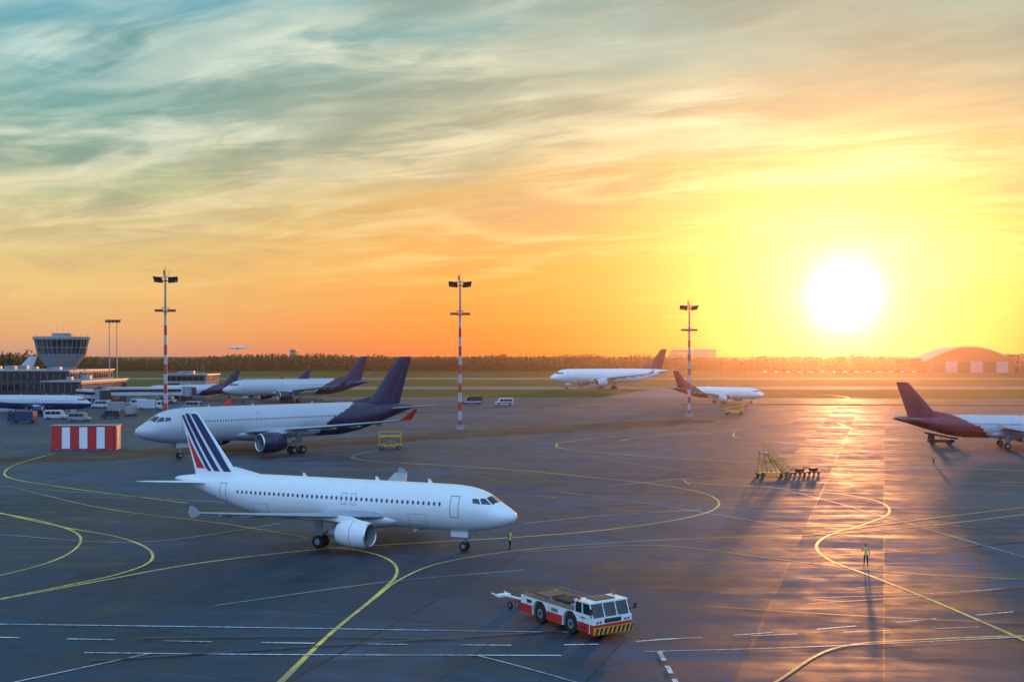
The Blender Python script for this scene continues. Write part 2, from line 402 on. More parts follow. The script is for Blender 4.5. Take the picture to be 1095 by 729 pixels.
sheet('taxiway', [(30, 440), (75, 440), (130, 600), (80, 600)], -.02, TAXI)
def ragged(name, p0, p1, w, m, z, seed=0, amp=2.0):
    p0 = Vector(p0); p1 = Vector(p1); d = (p1-p0); L_ = d.length; d /= L_; nrm = Vector((-d.y, d.x)); n = int(L_/1.2)
    vs = []; fs = []
    for i in range(n+1):
        c = p0+d*(L_*i/n); e = min(1, i/12, (n-i)/12)**.5
        a = (w/2+noise.noise(Vector((i*.13, seed, 0)))*amp+noise.noise(Vector((i*.5, seed, 5)))*amp*.4)*e
        b = (w/2+noise.noise(Vector((i*.13, seed, 9)))*amp+noise.noise(Vector((i*.5, seed, 15)))*amp*.4)*e
        q = c+nrm*a; r = c-nrm*b; vs += [(q.x, q.y, z), (r.x, r.y, z)]
    for i in range(n): fs.append((2*i, 2*i+1, 2*i+3, 2*i+2))
    me = bpy.data.meshes.new(name); me.from_pydata(vs, [], fs); me.materials.append(m)
    o = bpy.data.objects.new(name, me); sc.collection.objects.link(o)
ragged('soil_strip', G(-60, 497), G(760, 449), 17, SOIL, .004, 3, 4)
ragged('soil_strip', (-75, 330), (-14, 345), 10, SOIL, .004, 13, 4)
ragged('grass_strip', (60, 400), (330, 372), 13, GRASS, .004, 23, 3)

# ---------------------------------------------------------------- painted lines
def paint(name, col, wear=.45):
    m, nt, b = newmat(name); L = nt.links.new
    tc = nt.nodes.new('ShaderNodeTexCoord'); n = nt.nodes.new('ShaderNodeTexNoise'); n.inputs['Scale'].default_value = 3; n.inputs['Detail'].default_value = 5
    L(tc.outputs['Object'], n.inputs['Vector'])
    n2 = nt.nodes.new('ShaderNodeTexNoise'); n2.inputs['Scale'].default_value = .12; L(tc.outputs['Object'], n2.inputs['Vector'])
    ad = nt.nodes.new('ShaderNodeMath'); ad.operation = 'ADD'; L(n.outputs['Fac'], ad.inputs[0]); L(n2.outputs['Fac'], ad.inputs[1])
    mr = nt.nodes.new('ShaderNodeMapRange'); mr.inputs[1].default_value = .85; mr.inputs[2].default_value = 1.15; mr.inputs[3].default_value = wear; mr.inputs[4].default_value = 1
    L(ad.outputs[0], mr.inputs[0])
    mx = nt.nodes.new('ShaderNodeMix'); mx.data_type = 'RGBA'; L(mr.outputs[0], mx.inputs[0])
    mx.inputs[6].default_value = (.035, .055, .075, 1); mx.inputs[7].default_value = (*col, 1); L(mx.outputs[2], b.inputs['Base Color'])
    b.inputs['Roughness'].default_value = .5; b.inputs['Specular IOR Level'].default_value = .4
    return m
YLINE = paint('yellow_line_paint', (.85, .62, .11), .35)
WLINE = paint('white_line_paint', (.72, .74, .74), .25)
TYRE = paint('tyre_rubber', (.016, .026, .040), .0)
def cat(pts, step=1.0):
    P = [Vector(p) for p in pts]; P = [P[0]*2-P[1]]+P+[P[-1]*2-P[-2]]; out = []
    for i in range(1, len(P)-2):
        p0, p1, p2, p3 = P[i-1:i+3]
        t0 = 0; t1 = t0+max(.01, (p1-p0).length)**.5; t2 = t1+max(.01, (p2-p1).length)**.5; t3 = t2+max(.01, (p3-p2).length)**.5
        n = max(2, int((p2-p1).length/step))
        for j in range(n):
            t = t1+(t2-t1)*j/n
            A1 = p0*((t1-t)/(t1-t0))+p1*((t-t0)/(t1-t0)); A2 = p1*((t2-t)/(t2-t1))+p2*((t-t1)/(t2-t1)); A3 = p2*((t3-t)/(t3-t2))+p3*((t-t2)/(t3-t2))
            B1 = A1*((t2-t)/(t2-t0))+A2*((t-t0)/(t2-t0)); B2 = A2*((t3-t)/(t3-t1))+A3*((t-t1)/(t3-t1))
            out.append(B1*((t2-t)/(t2-t1))+B2*((t-t1)/(t2-t1)))
    out.append(P[-2]); return out
zc = [0.006]
def ribbon(mb, px, w, m, dash=None, step=1.0, ground=False):
    pts = cat([p if ground else G(*p) for p in px], step); zc[0] += .002; z = zc[0]
    vs = []; acc = [0]
    for i, p in enumerate(pts):
        a = pts[max(0, i-1)]; b = pts[min(len(pts)-1, i+1)]; d = (b-a).normalized(); n = Vector((-d.y, d.x))*w/2
        vs += [(p.x+n.x, p.y+n.y, z), (p.x-n.x, p.y-n.y, z)]
        if i: acc.append(acc[-1]+(p-pts[i-1]).length)
    fs = []
    for i in range(len(pts)-1):
        if dash and (acc[i] % (dash[0]+dash[1])) > dash[0]: continue
        fs.append((2*i, 2*i+1, 2*i+3, 2*i+2))
    mb.add(vs, fs, m)
mb = MB()
Y = [([(296, 731), (352, 678), (405, 634), (424, 614), (421, 602), (404, 593), (375, 587), (345, 585)], .25),
     ([(-40, 648), (100, 622), (205, 603), (330, 588), (450, 580), (554, 574), (640, 567), (720, 556), (758, 547), (769, 538), (758, 529), (735, 523), (690, 516), (640, 511), (560, 503), (470, 497), (400, 493), (376, 488), (400, 482)], .25),
     ([(1130, 700), (1095, 684), (1000, 643), (930, 615), (888, 599), (873, 585), (884, 573), (925, 560), (950, 549), (944, 538), (918, 531), (860, 524), (790, 519), (730, 516)], .28),
     ([(300, 731), (352, 679), (400, 640), (430, 618), (470, 602), (540, 590), (640, 581), (760, 575), (880, 571), (980, 563), (1120, 547)], .2),
     ([(-30, 544), (40, 556), (82, 570), (84, 583), (58, 599), (0, 615), (-30, 620)], .24),
     ([(-30, 541), (60, 562), (130, 575), (161, 589), (158, 602), (125, 614), (60, 628), (-30, 646)], .24),
     ([(595, 474), (640, 468), (740, 462), (840, 458), (900, 457)], .3),
     ([(595, 474), (600, 479), (680, 487), (800, 494), (960, 499), (1110, 503)], .3),
     ([(785, 462), (790, 468), (860, 475), (960, 479), (1100, 480)], .3),
     ([(560, 590), (700, 583), (850, 600), (960, 612), (1110, 620)], .12),
     ([(826, 731), (900, 691), (1000, 683), (1110, 679)], .2),
     ([(10, 520), (120, 545), (240, 560), (330, 575)], .16),
     ([(662, 471), (700, 466), (760, 463)], .4), ([(895, 452), (930, 462), (1010, 466), (1100, 468)], .4),
     ([(600, 434), (700, 431), (800, 432), (905, 427), (880, 422), (800, 420)], .5),
     ([(870, 571), (980, 556), (1110, 541)], .2),
     ([(60, 484), (14, 498), (8, 510), (60, 520), (200, 538)], .25)]
for p, w in Y: ribbon(mb, p, w, YLINE)
mb.obj('yellow_taxiway_line', smooth=False)
mb = MB()
W = [([(-30, 667), (270, 671), (530, 675), (620, 676)], .14, None), ([(-30, 681), (270, 687), (560, 690), (640, 689)], .18, (3, 3)),
     ([(90, 698), (300, 700), (600, 701)], .15, None), ([(690, 697), (860, 692), (1120, 680)], .14, None), ([(680, 686), (860, 674), (1110, 652)], .16, (3, 3)),
     ([(700, 684), (1110, 668)], .12, (3, 3)), ([(705, 697), (724, 732)], .28, (1.6, 1)), ([(10, 731), (160, 699)], .1, None),
     ([(510, 701), (560, 714), (620, 731)], .08, None), ([(560, 560), (640, 552), (750, 545)], .12, None), ([(650, 520), (800, 508), (1100, 520)], .12, None),
     ([(0, 520), (200, 535), (420, 545)], .1, None), ([(560, 480), (900, 470), (1095, 452)], .2, None), ([(500, 440), (760, 437), (1000, 440)], .2, None),
     ([(300, 560), (150, 580), (0, 572)], .08, None), ([(860, 640), (980, 636), (1100, 628)], .1, None), ([(730, 513), (738, 519)], .15, None),
     ([(230, 648), (420, 622), (560, 610)], .07, None), ([(590, 525), (700, 540), (860, 566)], .1, None),
     ([(560, 530), (800, 545), (1110, 570)], .1, (4, 4)), ([(640, 490), (820, 520), (1110, 600)], .1, None)]
for p, w, d in W: ribbon(mb, p, w, WLINE, d, .5 if d else 1)
mb.obj('white_apron_line', smooth=False)
mb = MB()
random.seed(3)
for i in range(22):
    x0 = random.uniform(-60, 60); y0 = random.uniform(60, 170); a = random.uniform(-.35, .35); c = random.uniform(-.012, .012); L_ = random.uniform(15, 40)
    pts = []; x, y = x0, y0
    for j in range(6): pts.append((x, y)); x += math.cos(a)*L_/5; y += math.sin(a)*L_/5; a += c*L_/5
    ribbon(mb, pts, random.uniform(.12, .22), TYRE, None, 2, True)
mb.obj('tyre_mark', smooth=False)

# ---------------------------------------------------------------- light masts
def mast(px, py, Hm, name='floodlight_mast'):
    x, y = G(px, py); e = empty(name, (x, y, 0), R(8))
    mb = MB(); n = 12
    for i in range(n):
        z0 = Hm*.72*i/n; z1 = Hm*.72*(i+1)/n
        mb.cyl((0, 0, z0), (0, 0, z1), .46-.2*i/n*.72, REDP if i % 2 == 0 else SILV, r1=.46-.2*(i+1)/n*.72, n=12, caps=False)
    mb.cyl((0, 0, Hm*.72), (0, 0, Hm*.97), .26, STEEL, r1=.18, n=12)
    mb.box((0, 0, .5), (1.8, 1.8, 1.0), CONC)
    for i in range(int(Hm/1)): mb.box((0, -.55, 1.5+i), (.4, .04, .04), STEEL)
    for s_ in (-.2, .2): mb.cyl((s_, -.55, 1), (s_, -.55, Hm*.96), .025, STEEL, n=5)
    mb.obj('pole', e)
    mb = MB()
    for z, w, big in ((Hm*.935, 2.2, True), (Hm*.745, 2.3, False)):
        mb.box((0, 0, z), (w*2, .12, .12), DARK)
        mb.revolve([(z-.08, .75), (z-.08, .95), (z+.04, .95), (z+.04, .75), (z-.08, .75)], DARK, 'Z', n=20)
        for i in range(8):
            t = 2*math.pi*i/8; mb.cyl((.92*math.cos(t), .92*math.sin(t), z), (.92*math.cos(t), .92*math.sin(t), z+.9), .03, STEEL, n=5)
        mb.revolve([(z+.86, .90), (z+.9, .94), (z+.94, .90), (z+.86, .90)], STEEL, 'Z', n=20)
        if big:
            for sg in (-1, 1):
                mb.box((sg*1.65, -.1, z+.25), (2.1, .14, 1.5), DARK, rz=sg*.35, rx=.65, ry=-sg*.12)
                mb.box((sg*1.65, .75, z+.15), (1.7, .14, 1.2), DARK, rz=-sg*.3, rx=-.8)
                for q in (-.6, 0, .6): mb.box((sg*1.65+q, -.1, z+.05), (.05, .5, .5), STEEL)
        else:
            for sg in (-1, 1):
                for j in range(4):
                    mb.box((sg*(.62+.5*j), -.3, z+.25), (.36, .3, .45), DARK, rx=.5)
                    mb.box((sg*(.62+.5*j), .3, z+.25), (.36, .3, .45), DARK, rx=-.5)
    mb.cyl((0, 0, Hm*.95), (0, 0, Hm*1.03), .05, STEEL, n=6)
    mb.cyl((.7, 0, Hm*.95), (.7, 0, Hm*1.0), .04, STEEL, n=6); mb.cyl((-.3, 0, Hm*.97), (-.3, 0, Hm*1.0), .2, REDP, n=8); mb.cyl((-.3, 0, Hm*.95), (-.3, 0, Hm*.97), .04, STEEL, n=8)
    mb.obj('lamp_head', e)
mast(177, 462, 36.5); mast(492, 459, 36.0); mast(737, 446, 32.5)
for px in (117, 125):
    x, y = G(px, 428); e = empty('light_pole', (x, y, 0)); mb = MB(); Hm = 31
    mb.cyl((0, 0, 0), (0, 0, Hm), .3, STEEL, r1=.15)
    mb.box((0, 0, Hm-.2), (3.0, .4, .3), DARK)
    for sx_ in (-1.2, -.4, .4, 1.2): mb.box((sx_, 0, Hm-.5), (.6, .9, .9), DARK, rx=.4)
    mb.obj('pole', e)

# ---------------------------------------------------------------- buildings on the left
def control_tower():
    x, y = (66-HX)/F*430, 430; e = empty('control_tower', (x, y, 0))
    mb = MB(); n = 16
    mb.revolve([(0, 5.2), (12.8, 5.2), (13.2, 5.6)], CONC, 'Z', n=n)
    mb.revolve([(13.2, 5.6), (17.4, 8.6), (17.9, 8.9), (17.9, 8.6)], STEEL, 'Z', n=n)
    mb.revolve([(17.7, 8.5), (23.3, 9.7)], GLASS, 'Z', n=n)
    mb.revolve([(23.3, 9.6), (23.3, 10.2), (24.2, 10.4), (24.5, 9.9), (24.6, 0.1)], CONC, 'Z', n=n)
    for i in range(n*2):
        t = math.pi*i/n; c, s_ = math.cos(t), math.sin(t); f = 1.0 if i % 2 == 0 else math.cos(math.pi/n)
        mb.cyl((8.6*c*f, 8.6*s_*f, 17.8), (9.78*c*f, 9.78*s_*f, 23.4), .12, STEEL, n=5)
    mb.revolve([(20.2, 9.1), (20.2, 9.28), (20.4, 9.3), (20.4, 9.1)], STEEL, 'Z', n=n)
    mb.cyl((0, 0, 24.6), (0, 0, 25.8), 3.4, CONC, n=12)
    for i in range(5): mb.cyl((-4+2*i, .5*i, 24.6), (-4+2*i, .5*i, 27+i % 3), .07, STEEL, n=5)
    for i in range(n):
        t = 2*math.pi*i/n; mb.cyl((9.6*math.cos(t), 9.6*math.sin(t), 24.4), (9.6*math.cos(t), 9.6*math.sin(t), 25.5), .05, STEEL, n=5)
    for k_ in range(3): mb.box((0, -5.25, 3+3.4*k_), (4.5, .2, 1.4), GLASS)
    mb.obj('tower_shaft_and_cab', e, ang=20)
control_tower()
def terminal(name, x0, x1, y0, y1, hgt, floors, wall=CONC):
    e = empty(name, ((x0+x1)/2, (y0+y1)/2, 0)); w = x1-x0; d = y1-y0
    mb = MB(); mb.box((0, 0, hgt/2), (w, d, hgt), wall); fh = hgt/floors
    mb.box((0, 0, hgt+.25), (w+1.2, d+1.2, .5), STEEL)
    mb.obj('walls_and_roof', e, smooth=False, bevel=.05)
    mb = MB()
    for f in range(floors):
        z = fh*(f+.55); mb.box((0, -d/2-.05, z), (w-1.2, .1, fh*.62), GLASS)
        mb.box((w/2+.05, 0, z), (.1, d-1.2, fh*.62), GLASS); mb.box((-w/2-.05, 0, z), (.1, d-1.2, fh*.62), GLASS)
        nx = max(3, int(w/2.4))
        for i in range(nx+1): mb.box((-w/2+.7+(w-1.4)*i/nx, -d/2-.14, z), (.12, .1, fh*.62), STEEL)
        ny = max(2, int(d/2.6))
        for i in range(ny+1): mb.box((w/2+.14, -d/2+.7+(d-1.4)*i/ny, z), (.1, .12, fh*.62), STEEL)
    mb.obj('glazing', e, smooth=False)
    mb = MB()
    random.seed(int(w))
    for i in range(int(w/6)): mb.box((random.uniform(-w/2+2, w/2-2), random.uniform(-d/3, d/3), hgt+1.1), (random.uniform(1.5, 4), 2, random.uniform(.8, 1.8)), STEEL)
    for i in range(3): xx = random.uniform(-w/2+2, w/2-2); mb.cyl((xx, 0, hgt), (xx, 0, hgt+4), .06, STEEL, n=5)
    mb.obj('roof_plant', e, smooth=False)
terminal('terminal_building', -225, -160, 405, 450, 11.5, 3, DARK)
terminal('terminal_pier', -159, -146, 380, 425, 8.2, 2, DARK)
terminal('office_building', -146, -128, 470, 490, 9, 3, CONC)
terminal('service_building', -250, -190, 375, 402, 6, 2, DARK)
def jet_bridge(p0, p1, z=4.3):
    d = Vector(p1)-Vector(p0); L_ = d.length; e = empty('jet_bridge', (p0[0], p0[1], 0), math.atan2(d.y, d.x))
    mb = MB(); mb.box((L_*.28, 0, z+.2), (L_*.56, 3.2, 3.0), SILV); mb.box((L_*.75, 0, z), (L_*.5, 2.7, 2.6), SILV)
    mb.box((L_*.5, -1.62, z+.4), (L_*.85, .06, .9), GLASS)
    mb.cyl((L_, 0, z-1.7), (L_, 0, z+1.7), 2.2, STEEL, n=14); mb.box((L_+2, 0, z), (2.2, 3.2, 2.9), DARK)
    mb.cyl((0, 0, 0), (0, 0, z+2), 2, CONC, n=14)
    for s_ in (-1.4, 1.4): mb.cyl((L_*.8, s_, .6), (L_*.8, s_, z), .22, STEEL); mb.cyl((L_*.8, s_-.2, .6), (L_*.8, s_+.2, .6), .6, BLK, n=14)
    mb.box((L_*.8, 0, .7), (1, 3.2, .4), STEEL); mb.obj('bridge_tunnel', e, bevel=.05)
jet_bridge((-146, 400), (-118, 408)); jet_bridge((-150, 384), (-136, 372)); jet_bridge((-128, 440), (-108, 446))

# striped shelter
x, y = G(89, 481); e = empty('striped_equipment_shelter', (x, y+1.5, 0), R(4)); mb = MB()
mb.box((0, 0, 2.2), (11.6, 3.2, 4.4), REDP); mb.box((0, 0, 4.46), (11.9, 3.5, .12), STEEL)
mb.obj('body', e, bevel=.04); mb = MB()
for i in range(7):
    xx = -11.6/2+.35+i*1.55+.75
    if i % 2 == 1: mb.box((xx, -1.62, 2.25), (1.5, .05, 3.9), WHITE)
    else: mb.box((xx, -1.615, 2.25), (1.5, .03, 3.9), REDP)
    mb.box((xx+.78, -1.64, 2.2), (.06, .08, 4.1), DARK)
for i in range(3): mb.box((5.82, -1+i, 2.2), (.04, .9, 3.6), WHITE if i % 2 else DARK)
for i in range(5): mb.box((-4.8+i*2.4, 0, .1), (.3, 3.4, .2), CONC)
mb.obj('striped_panels', e, smooth=False)

# ---------------------------------------------------------------- vehicles
def wheels(mb, xs, ys, r, w=.3):
    for x in xs:
        for y in ys:
            mb.revolve([(-w/2, r*.5), (-w/2, r*.88), (-w*.3, r), (w*.3, r), (w/2, r*.88), (w/2, r*.5)], BLK, 'Y', (x, y, r), 20)
            mb.cyl((x, y-w*.42, r), (x, y+w*.42, r), r*.48, STEEL, n=12)
            mb.cyl((x, y-w*.48, r), (x, y+w*.48, r), r*.2, DARK, n=8)
def van(name, pt, hd, L=5.6, W=2.1, Hh=2.5, col=WHITE, box=False, stripe=None):
    e = empty(name, (pt[0], pt[1], 0), hd); mb = MB(); r = .38*Hh/2.5 if not box else .45
    if box:
        mb.box((-L*.12, 0, Hh*.56), (L*.72, W, Hh*.78), col); mb.box((0, 0, .55), (L*.95, W*.8, .25), DARK)
        prof = [(L*.27, .5), (L*.5, .5), (L*.5, 1.3), (L*.45, Hh*.82), (L*.27, Hh*.85)]
    else:
        prof = [(-L*.5, .4), (L*.5, .4), (L*.5, Hh*.42), (L*.36, Hh*.5), (L*.26, Hh*.95), (L*.2, Hh), (-L*.47, Hh), (-L*.5, Hh*.9)]
    mb.loft([[(x, -W/2, z) for x, z in prof], [(x, W/2, z) for x, z in prof]], col)
    mb.obj('body', e, smooth=False, bevel=.06); mb = MB()
    if not box:
        for s_ in (-1, 1):
            for a, b in ((-.42, -.18), (-.16, .03), (.05, .24)):
                mb.box(((a+b)/2*L, s_*(W/2+.012), Hh*.7), ((b-a)*L, .02, Hh*.3), GLASS)
            if stripe: mb.box((0, s_*(W/2+.012), Hh*.35), (L*.9, .02, Hh*.12), stripe)
        mb.add([(L*.362, -W*.45, Hh*.53), (L*.362, W*.45, Hh*.53), (L*.272, W*.43, Hh*.93), (L*.272, -W*.43, Hh*.93)], [(0, 1, 2, 3)], GLASS)
        mb.v[-4:] = [(a+.03, b, c) for a, b, c in mb.v[-4:]]
        mb.box((-L*.5-.012, 0, Hh*.7), (.02, W*.8, Hh*.3), GLASS)
    else:
        mb.add([(L*.5+.02, -W*.44, 1.35), (L*.5+.02, W*.44, 1.35), (L*.455+.02, W*.43, Hh*.78), (L*.455+.02, -W*.43, Hh*.78)], [(0, 1, 2, 3)], GLASS)
        for s_ in (-1, 1): mb.box((L*.38, s_*(W/2+.012), Hh*.62), (L*.12, .02, Hh*.22), GLASS)
    for s_ in (-1, 1):
        mb.box((L*.5+.01, s_*W*.36, Hh*.3), (.05, .3, .2), METAL); mb.box((-L*.5-.01, s_*W*.42, Hh*.35), (.05, .15, .4), REDP)
    mb.box((L*.5, 0, .42), (.12, W*.95, .22), DARK)
    mb.obj('windows_and_lights', e, smooth=False)
    mb = MB(); wheels(mb, (-L*.32, L*.32), (-W/2+.12, W/2-.12), r); mb.obj('wheels', e)
van('crew_bus', G(505, 432.5), R(195), 7, 2.4, 3.0, NAVY, stripe=SILV)
van('service_van', G(539, 433.5), R(190), 6.2, 2.3, 2.7, SILV, stripe=DBLUE)
for px, py, hd_, L_, h_, c, bx in ((108, 436, 170, 6, 2.6, SILV, False), (127, 440, 20, 7, 3.2, STEEL, True), (146, 434, 185, 6, 2.5, SILV, False), (160, 438, 10, 8, 3.4, SILV, True), (60, 448, 5, 6, 2.5, SILV, False),
                                   (24, 452, 175, 7, 3.2, DBLUE, True), (205, 437, 175, 6, 2.5, STEEL, False), (140, 444, 100, 7, 3, CONC, True), (334, 434, 12, 8, 3.0, RUST, True), (352, 436, 12, 7, 2.6, RUST, True),
                                   (42, 436, 90, 6, 2.6, SILV, False), (85, 450, 0, 5.5, 2.3, STEEL, False), (3, 441, 40, 6, 2.5, SILV, False), (180, 431, 0, 6, 2.5, SILV, False), (118, 447, 190, 5, 2.2, NAVY, False)):
    van('box_truck' if bx else 'service_van', G(px, py), R(hd_), L_, 2.3, h_, c, bx)
def belt_loader(pt, hd, col=YELP, s=1.0, name='belt_loader'):
    e = empty(name, (pt[0], pt[1], 0), hd); e.scale = (s, s, s); mb = MB()
    mb.box((0, 0, .75), (5, 1.9, .6), col); mb.box((1.8, -.5, 1.5), (1.2, .8, .9), col); mb.box((1.8, -.5, 2.0), (1.3, .9, .08), DARK)
    mb.box((0, .25, 1.75), (6.6, .9, .22), DARK, ry=-.18); mb.box((0, .72, 1.85), (6.6, .06, .2), col, ry=-.18); mb.box((0, -.22, 1.85), (6.6, .06, .2), col, ry=-.18)
    for x_ in (-2, 0, 2): mb.cyl((x_, .25, 1), (x_, .25, 1.7+x_*.18), .08, STEEL)
    for x_ in (-2.4, -.8, .8, 2.4): mb.cyl((x_, .72, 1.85+x_*.18), (x_, .72, 2.7+x_*.18), .035, col, n=6)
    mb.cyl((-2.4, .72, 2.27), (2.4, .72, 3.13), .035, col, n=6)
    wheels(mb, (-1.6, 1.6), (-.9, .9), .42); mb.obj('body', e, bevel=.03)
belt_loader(G(785, 443), R(8), YELP, 1.15); belt_loader(G(1006, 475), R(170), RUST, .95)
def cargo_dolly(pt, hd, col=YELP):
    e = empty('baggage_loader_frame', (pt[0], pt[1], 0), hd); mb = MB()
    mb.box((0, 0, .7), (4.2, 2.2, .2), col); mb.box((0, 0, 2.4), (4.2, 2.2, .18), col)
    for x_ in (-2, 0, 2):
        for y_ in (-1, 1): mb.cyl((x_, y_, .7), (x_, y_, 3.2 if x_ else 2.4), .07, col, n=8)
    for y_ in (-1, 1):
        mb.cyl((-2, y_, .8), (2, y_, 2.35), .08, STEEL); mb.cyl((2, y_, .8), (-2, y_, 2.35), .08, STEEL); mb.cyl((-2, y_, 3.2), (2, y_, 3.2), .05, col)
    wheels(mb, (-1.6, 1.6), (-1, 1), .38); mb.cyl((2.1, 0, .6), (3.6, 0, .4), .06, STEEL); mb.obj('frame', e)
cargo_dolly(G(417, 480), R(10), YELP)
def stairs(pt, hd, s=1.0):
    e = empty('mobile_boarding_stairs', (pt[0], pt[1], 0), hd); e.scale = (s, s, s); mb = MB(); c = YELP
    mb.box((0, 0, .5), (4.6, 1.9, .16), c)
    for y_ in (-.8, .8):
        mb.cyl((-2, y_, .5), (1.0, y_, 3.4), .09, c); mb.cyl((2.0, y_, .5), (1.6, y_, 3.4), .09, c); mb.cyl((-1, y_, .5), (.2, y_, 2.6), .06, c)
        mb.cyl((.4, y_, .5), (1.0, y_, 3.4), .07, c); mb.cyl((.4, y_, .5), (1.8, y_, 2.0), .05, c); mb.cyl((-.4, y_, 2.0), (1.8, y_, 2.0), .05, c)
        mb.cyl((-2, y_, 1.5), (.9, y_, 4.4), .045, c); mb.cyl((.9, y_, 4.4), (1.8, y_, 4.4), .045, c)
        for i in range(5): q = -2+i*.72; mb.cyl((q, y_, .5+i*.7), (q, y_, 1.5+i*.7), .035, c, n=6)
        mb.cyl((1.8, y_, 3.4), (1.8, y_, 4.4), .04, c, n=6)
    for i in range(13): mb.box((-1.95+i*.235, 0, .65+i*.228), (.26, 1.5, .05), STEEL)
    mb.box((1.3, 0, 3.42), (1.1, 1.7, .08), STEEL)
    wheels(mb, (-1.8, 1.8), (-.9, .9), .33); mb.cyl((-2.3, 0, .5), (-3.6, 0, .3), .06, c); mb.obj('steps_frame', e)
stairs(G(826, 509), R(190))
for px, py in ((853, 508), (868, 507)):
    x, y = G(px, py); e = empty('baggage_cart', (x, y, 0), R(20)); mb = MB()
    mb.box((0, 0, .45), (2.4, 1.3, .12), REDP); mb.cyl((-1.1, -.6, .5), (-1.1, .6, 1.2), .04, REDP); mb.cyl((-1.1, .6, .5), (-1.1, -.6, 1.2), .04, REDP)
    mb.box((.3, 0, .75), (1.1, .8, .45), DARK); wheels(mb, (-.8, .8), (-.55, .55), .22, .15); mb.cyl((1.2, 0, .4), (2.3, 0, .25), .04, STEEL); mb.obj('cart', e, bevel=.02)

# ---------------------------------------------------------------- pushback tug
def tug():
    fx_, fy_ = .55, -.83; hd = math.atan2(fy_, fx_)
    corner = Vector((4.95, 67.7)); f = Vector((fx_, fy_)).normalized(); lft = Vector((-f.y, f.x))
    ctr = corner-f*4.0+lft*1.5
    e = empty('aircraft_tow_tractor', (ctr.x, ctr.y, 0), hd)
    mb = MB(); wr = .66; wx = (-1.75, 1.55)
    def side(zb, zt, x0, x1):
        p = [(x1, zt), (x0, zt), (x0, zb)]
        for cx in wx:
            a0 = math.asin(max(-1, min(1, (zb-wr)/.80)))
            for i in range(13):
                a = math.pi-a0+(a0*2-math.pi)*i/12
                p.append((cx+.80*math.cos(a), wr+.80*math.sin(a)))
        p.append((x1, zb)); return p
    p = side(.42, 1.50, -3.9, 3.55)
    for y0, y1 in ((-1.5, -1.02), (1.02, 1.5)):
        mb.add([(x, y0, z) for x, z in p]+[(x, y1, z) for x, z in p], [tuple(range(len(p))), tuple(range(2*len(p)-1, len(p)-1, -1))]+[(i, len(p)+i, len(p)+(i+1) % len(p), (i+1) % len(p)) for i in range(len(p))], WHITE)
    mb.box((-.1, 0, .95), (7.4, 2.02, .8), DARK)
    mb.obj('body', e, smooth=False, bevel=.025)
    mb = MB()
    mb.box((-.85, 0, 1.42), (5.6, 1.98, .1), RUST)
    for i in range(5): mb.box((-3.1+i*1.08, 0, 1.49), (.06, 1.9, .05), DARK)
    mb.box((-2.6, 0, 1.55), (1.5, 1.5, .18), RUST); mb.box((-.6, .1, 1.54), (1.6, 1.3, .16), DARK); mb.box((.9, -.2, 1.52), (.9, .9, .14), STEEL)
    for i in range(9): mb.box((-1.2+i*.16, .1, 1.64), (.06, 1.2, .04), RUST)
    for y_ in (-1.25, 1.25):
        mb.box((-.9, y_, 1.515), (5.6, .44, .03), RUST)
        for i in range(6): mb.cyl((-3.6+i*1.05, y_*1.16, 1.5), (-3.6+i*1.05, y_*1.16, 1.74), .02, STEEL, n=5)
        mb.cyl((-3.6, y_*1.16, 1.74), (1.65, y_*1.16, 1.74), .02, STEEL, n=5)
    mb.cyl((-1.4, -.85, 1.45), (-1.4, -.85, 2.0), .07, STEEL)
    mb.obj('deck', e, smooth=False, bevel=.01)
    mb = MB()
    prof = [(1.95, 1.52), (3.75, 1.38), (3.45, 2.15), (2.05, 2.18)]
    mb.loft([[(x, -1.40, z) for x, z in prof], [(x, 1.40, z) for x, z in prof]], GLASS)
    mb.obj('cab_glass', e, smooth=False)
    mb = MB()
    mb.box((2.75, 0, 2.22), (1.6, 2.95, .1), WHITE); mb.box((2.7, 0, 2.3), (1.0, 1.5, .06), RUST)
    for y_ in (-1.42, -.48, .48, 1.42): mb.cyl((3.77, y_, 1.38), (3.46, y_, 2.2), .04, WHITE, n=6); mb.cyl((1.93, y_, 1.38), (2.03, y_, 2.2), .04, WHITE, n=6)
    for y_ in (-1.42, 1.42): mb.cyl((2.75, y_, 1.38), (2.72, y_, 2.2), .045, WHITE, n=6)
    mb.box((3.72, 0, 1.18), (.42, 2.98, .38), WHITE); mb.box((3.6, 0, .68), (.7, 2.96, .6), REDP)
    for y_ in (-1.2, -.95, .95, 1.2): mb.cyl((3.93, y_, 1.15), (3.97, y_, 1.15), .1, METAL, n=12)
    mb.box((3.94, 0, 1.18), (.03, 1.3, .26), DARK)
    for y_ in (-1.35, 1.35): mb.cyl((2.3, y_, 2.26), (2.3, y_, 2.52), .1, ORNG, n=10); mb.cyl((3.7, y_*1.05, 1.6), (3.95, y_*1.25, 1.75), .03, DARK, n=6); mb.box((3.98, y_*1.27, 1.85), (.06, .2, .35), DARK)
    for y_ in (-.9, .2, .9): mb.cyl((3.93, y_, 1.5), (3.70, y_+.35, 2.0), .012, DARK, n=5)
    mb.obj('cab_frame', e, smooth=False, bevel=.02)
    mb = MB(); mb.box((4.02, 0, .62), (.12, 3.0, .42), YELP)
    for i in range(9):
        y0 = -1.5+i*.34
        mb.add([(4.084, y0, .42), (4.084, min(1.5, y0+.17), .42), (4.084, min(1.5, y0+.33), .82), (4.084, min(1.5, y0+.16), .82)], [(0, 1, 2, 3)], BLK)
    mb.box((-3.98, 0, .75), (.12, 3.0, .6), REDP); mb.box((-4.1, 0, .7), (.3, .5, .3), DARK)
    mb.obj('bumpers', e, smooth=False)
    mb = MB()
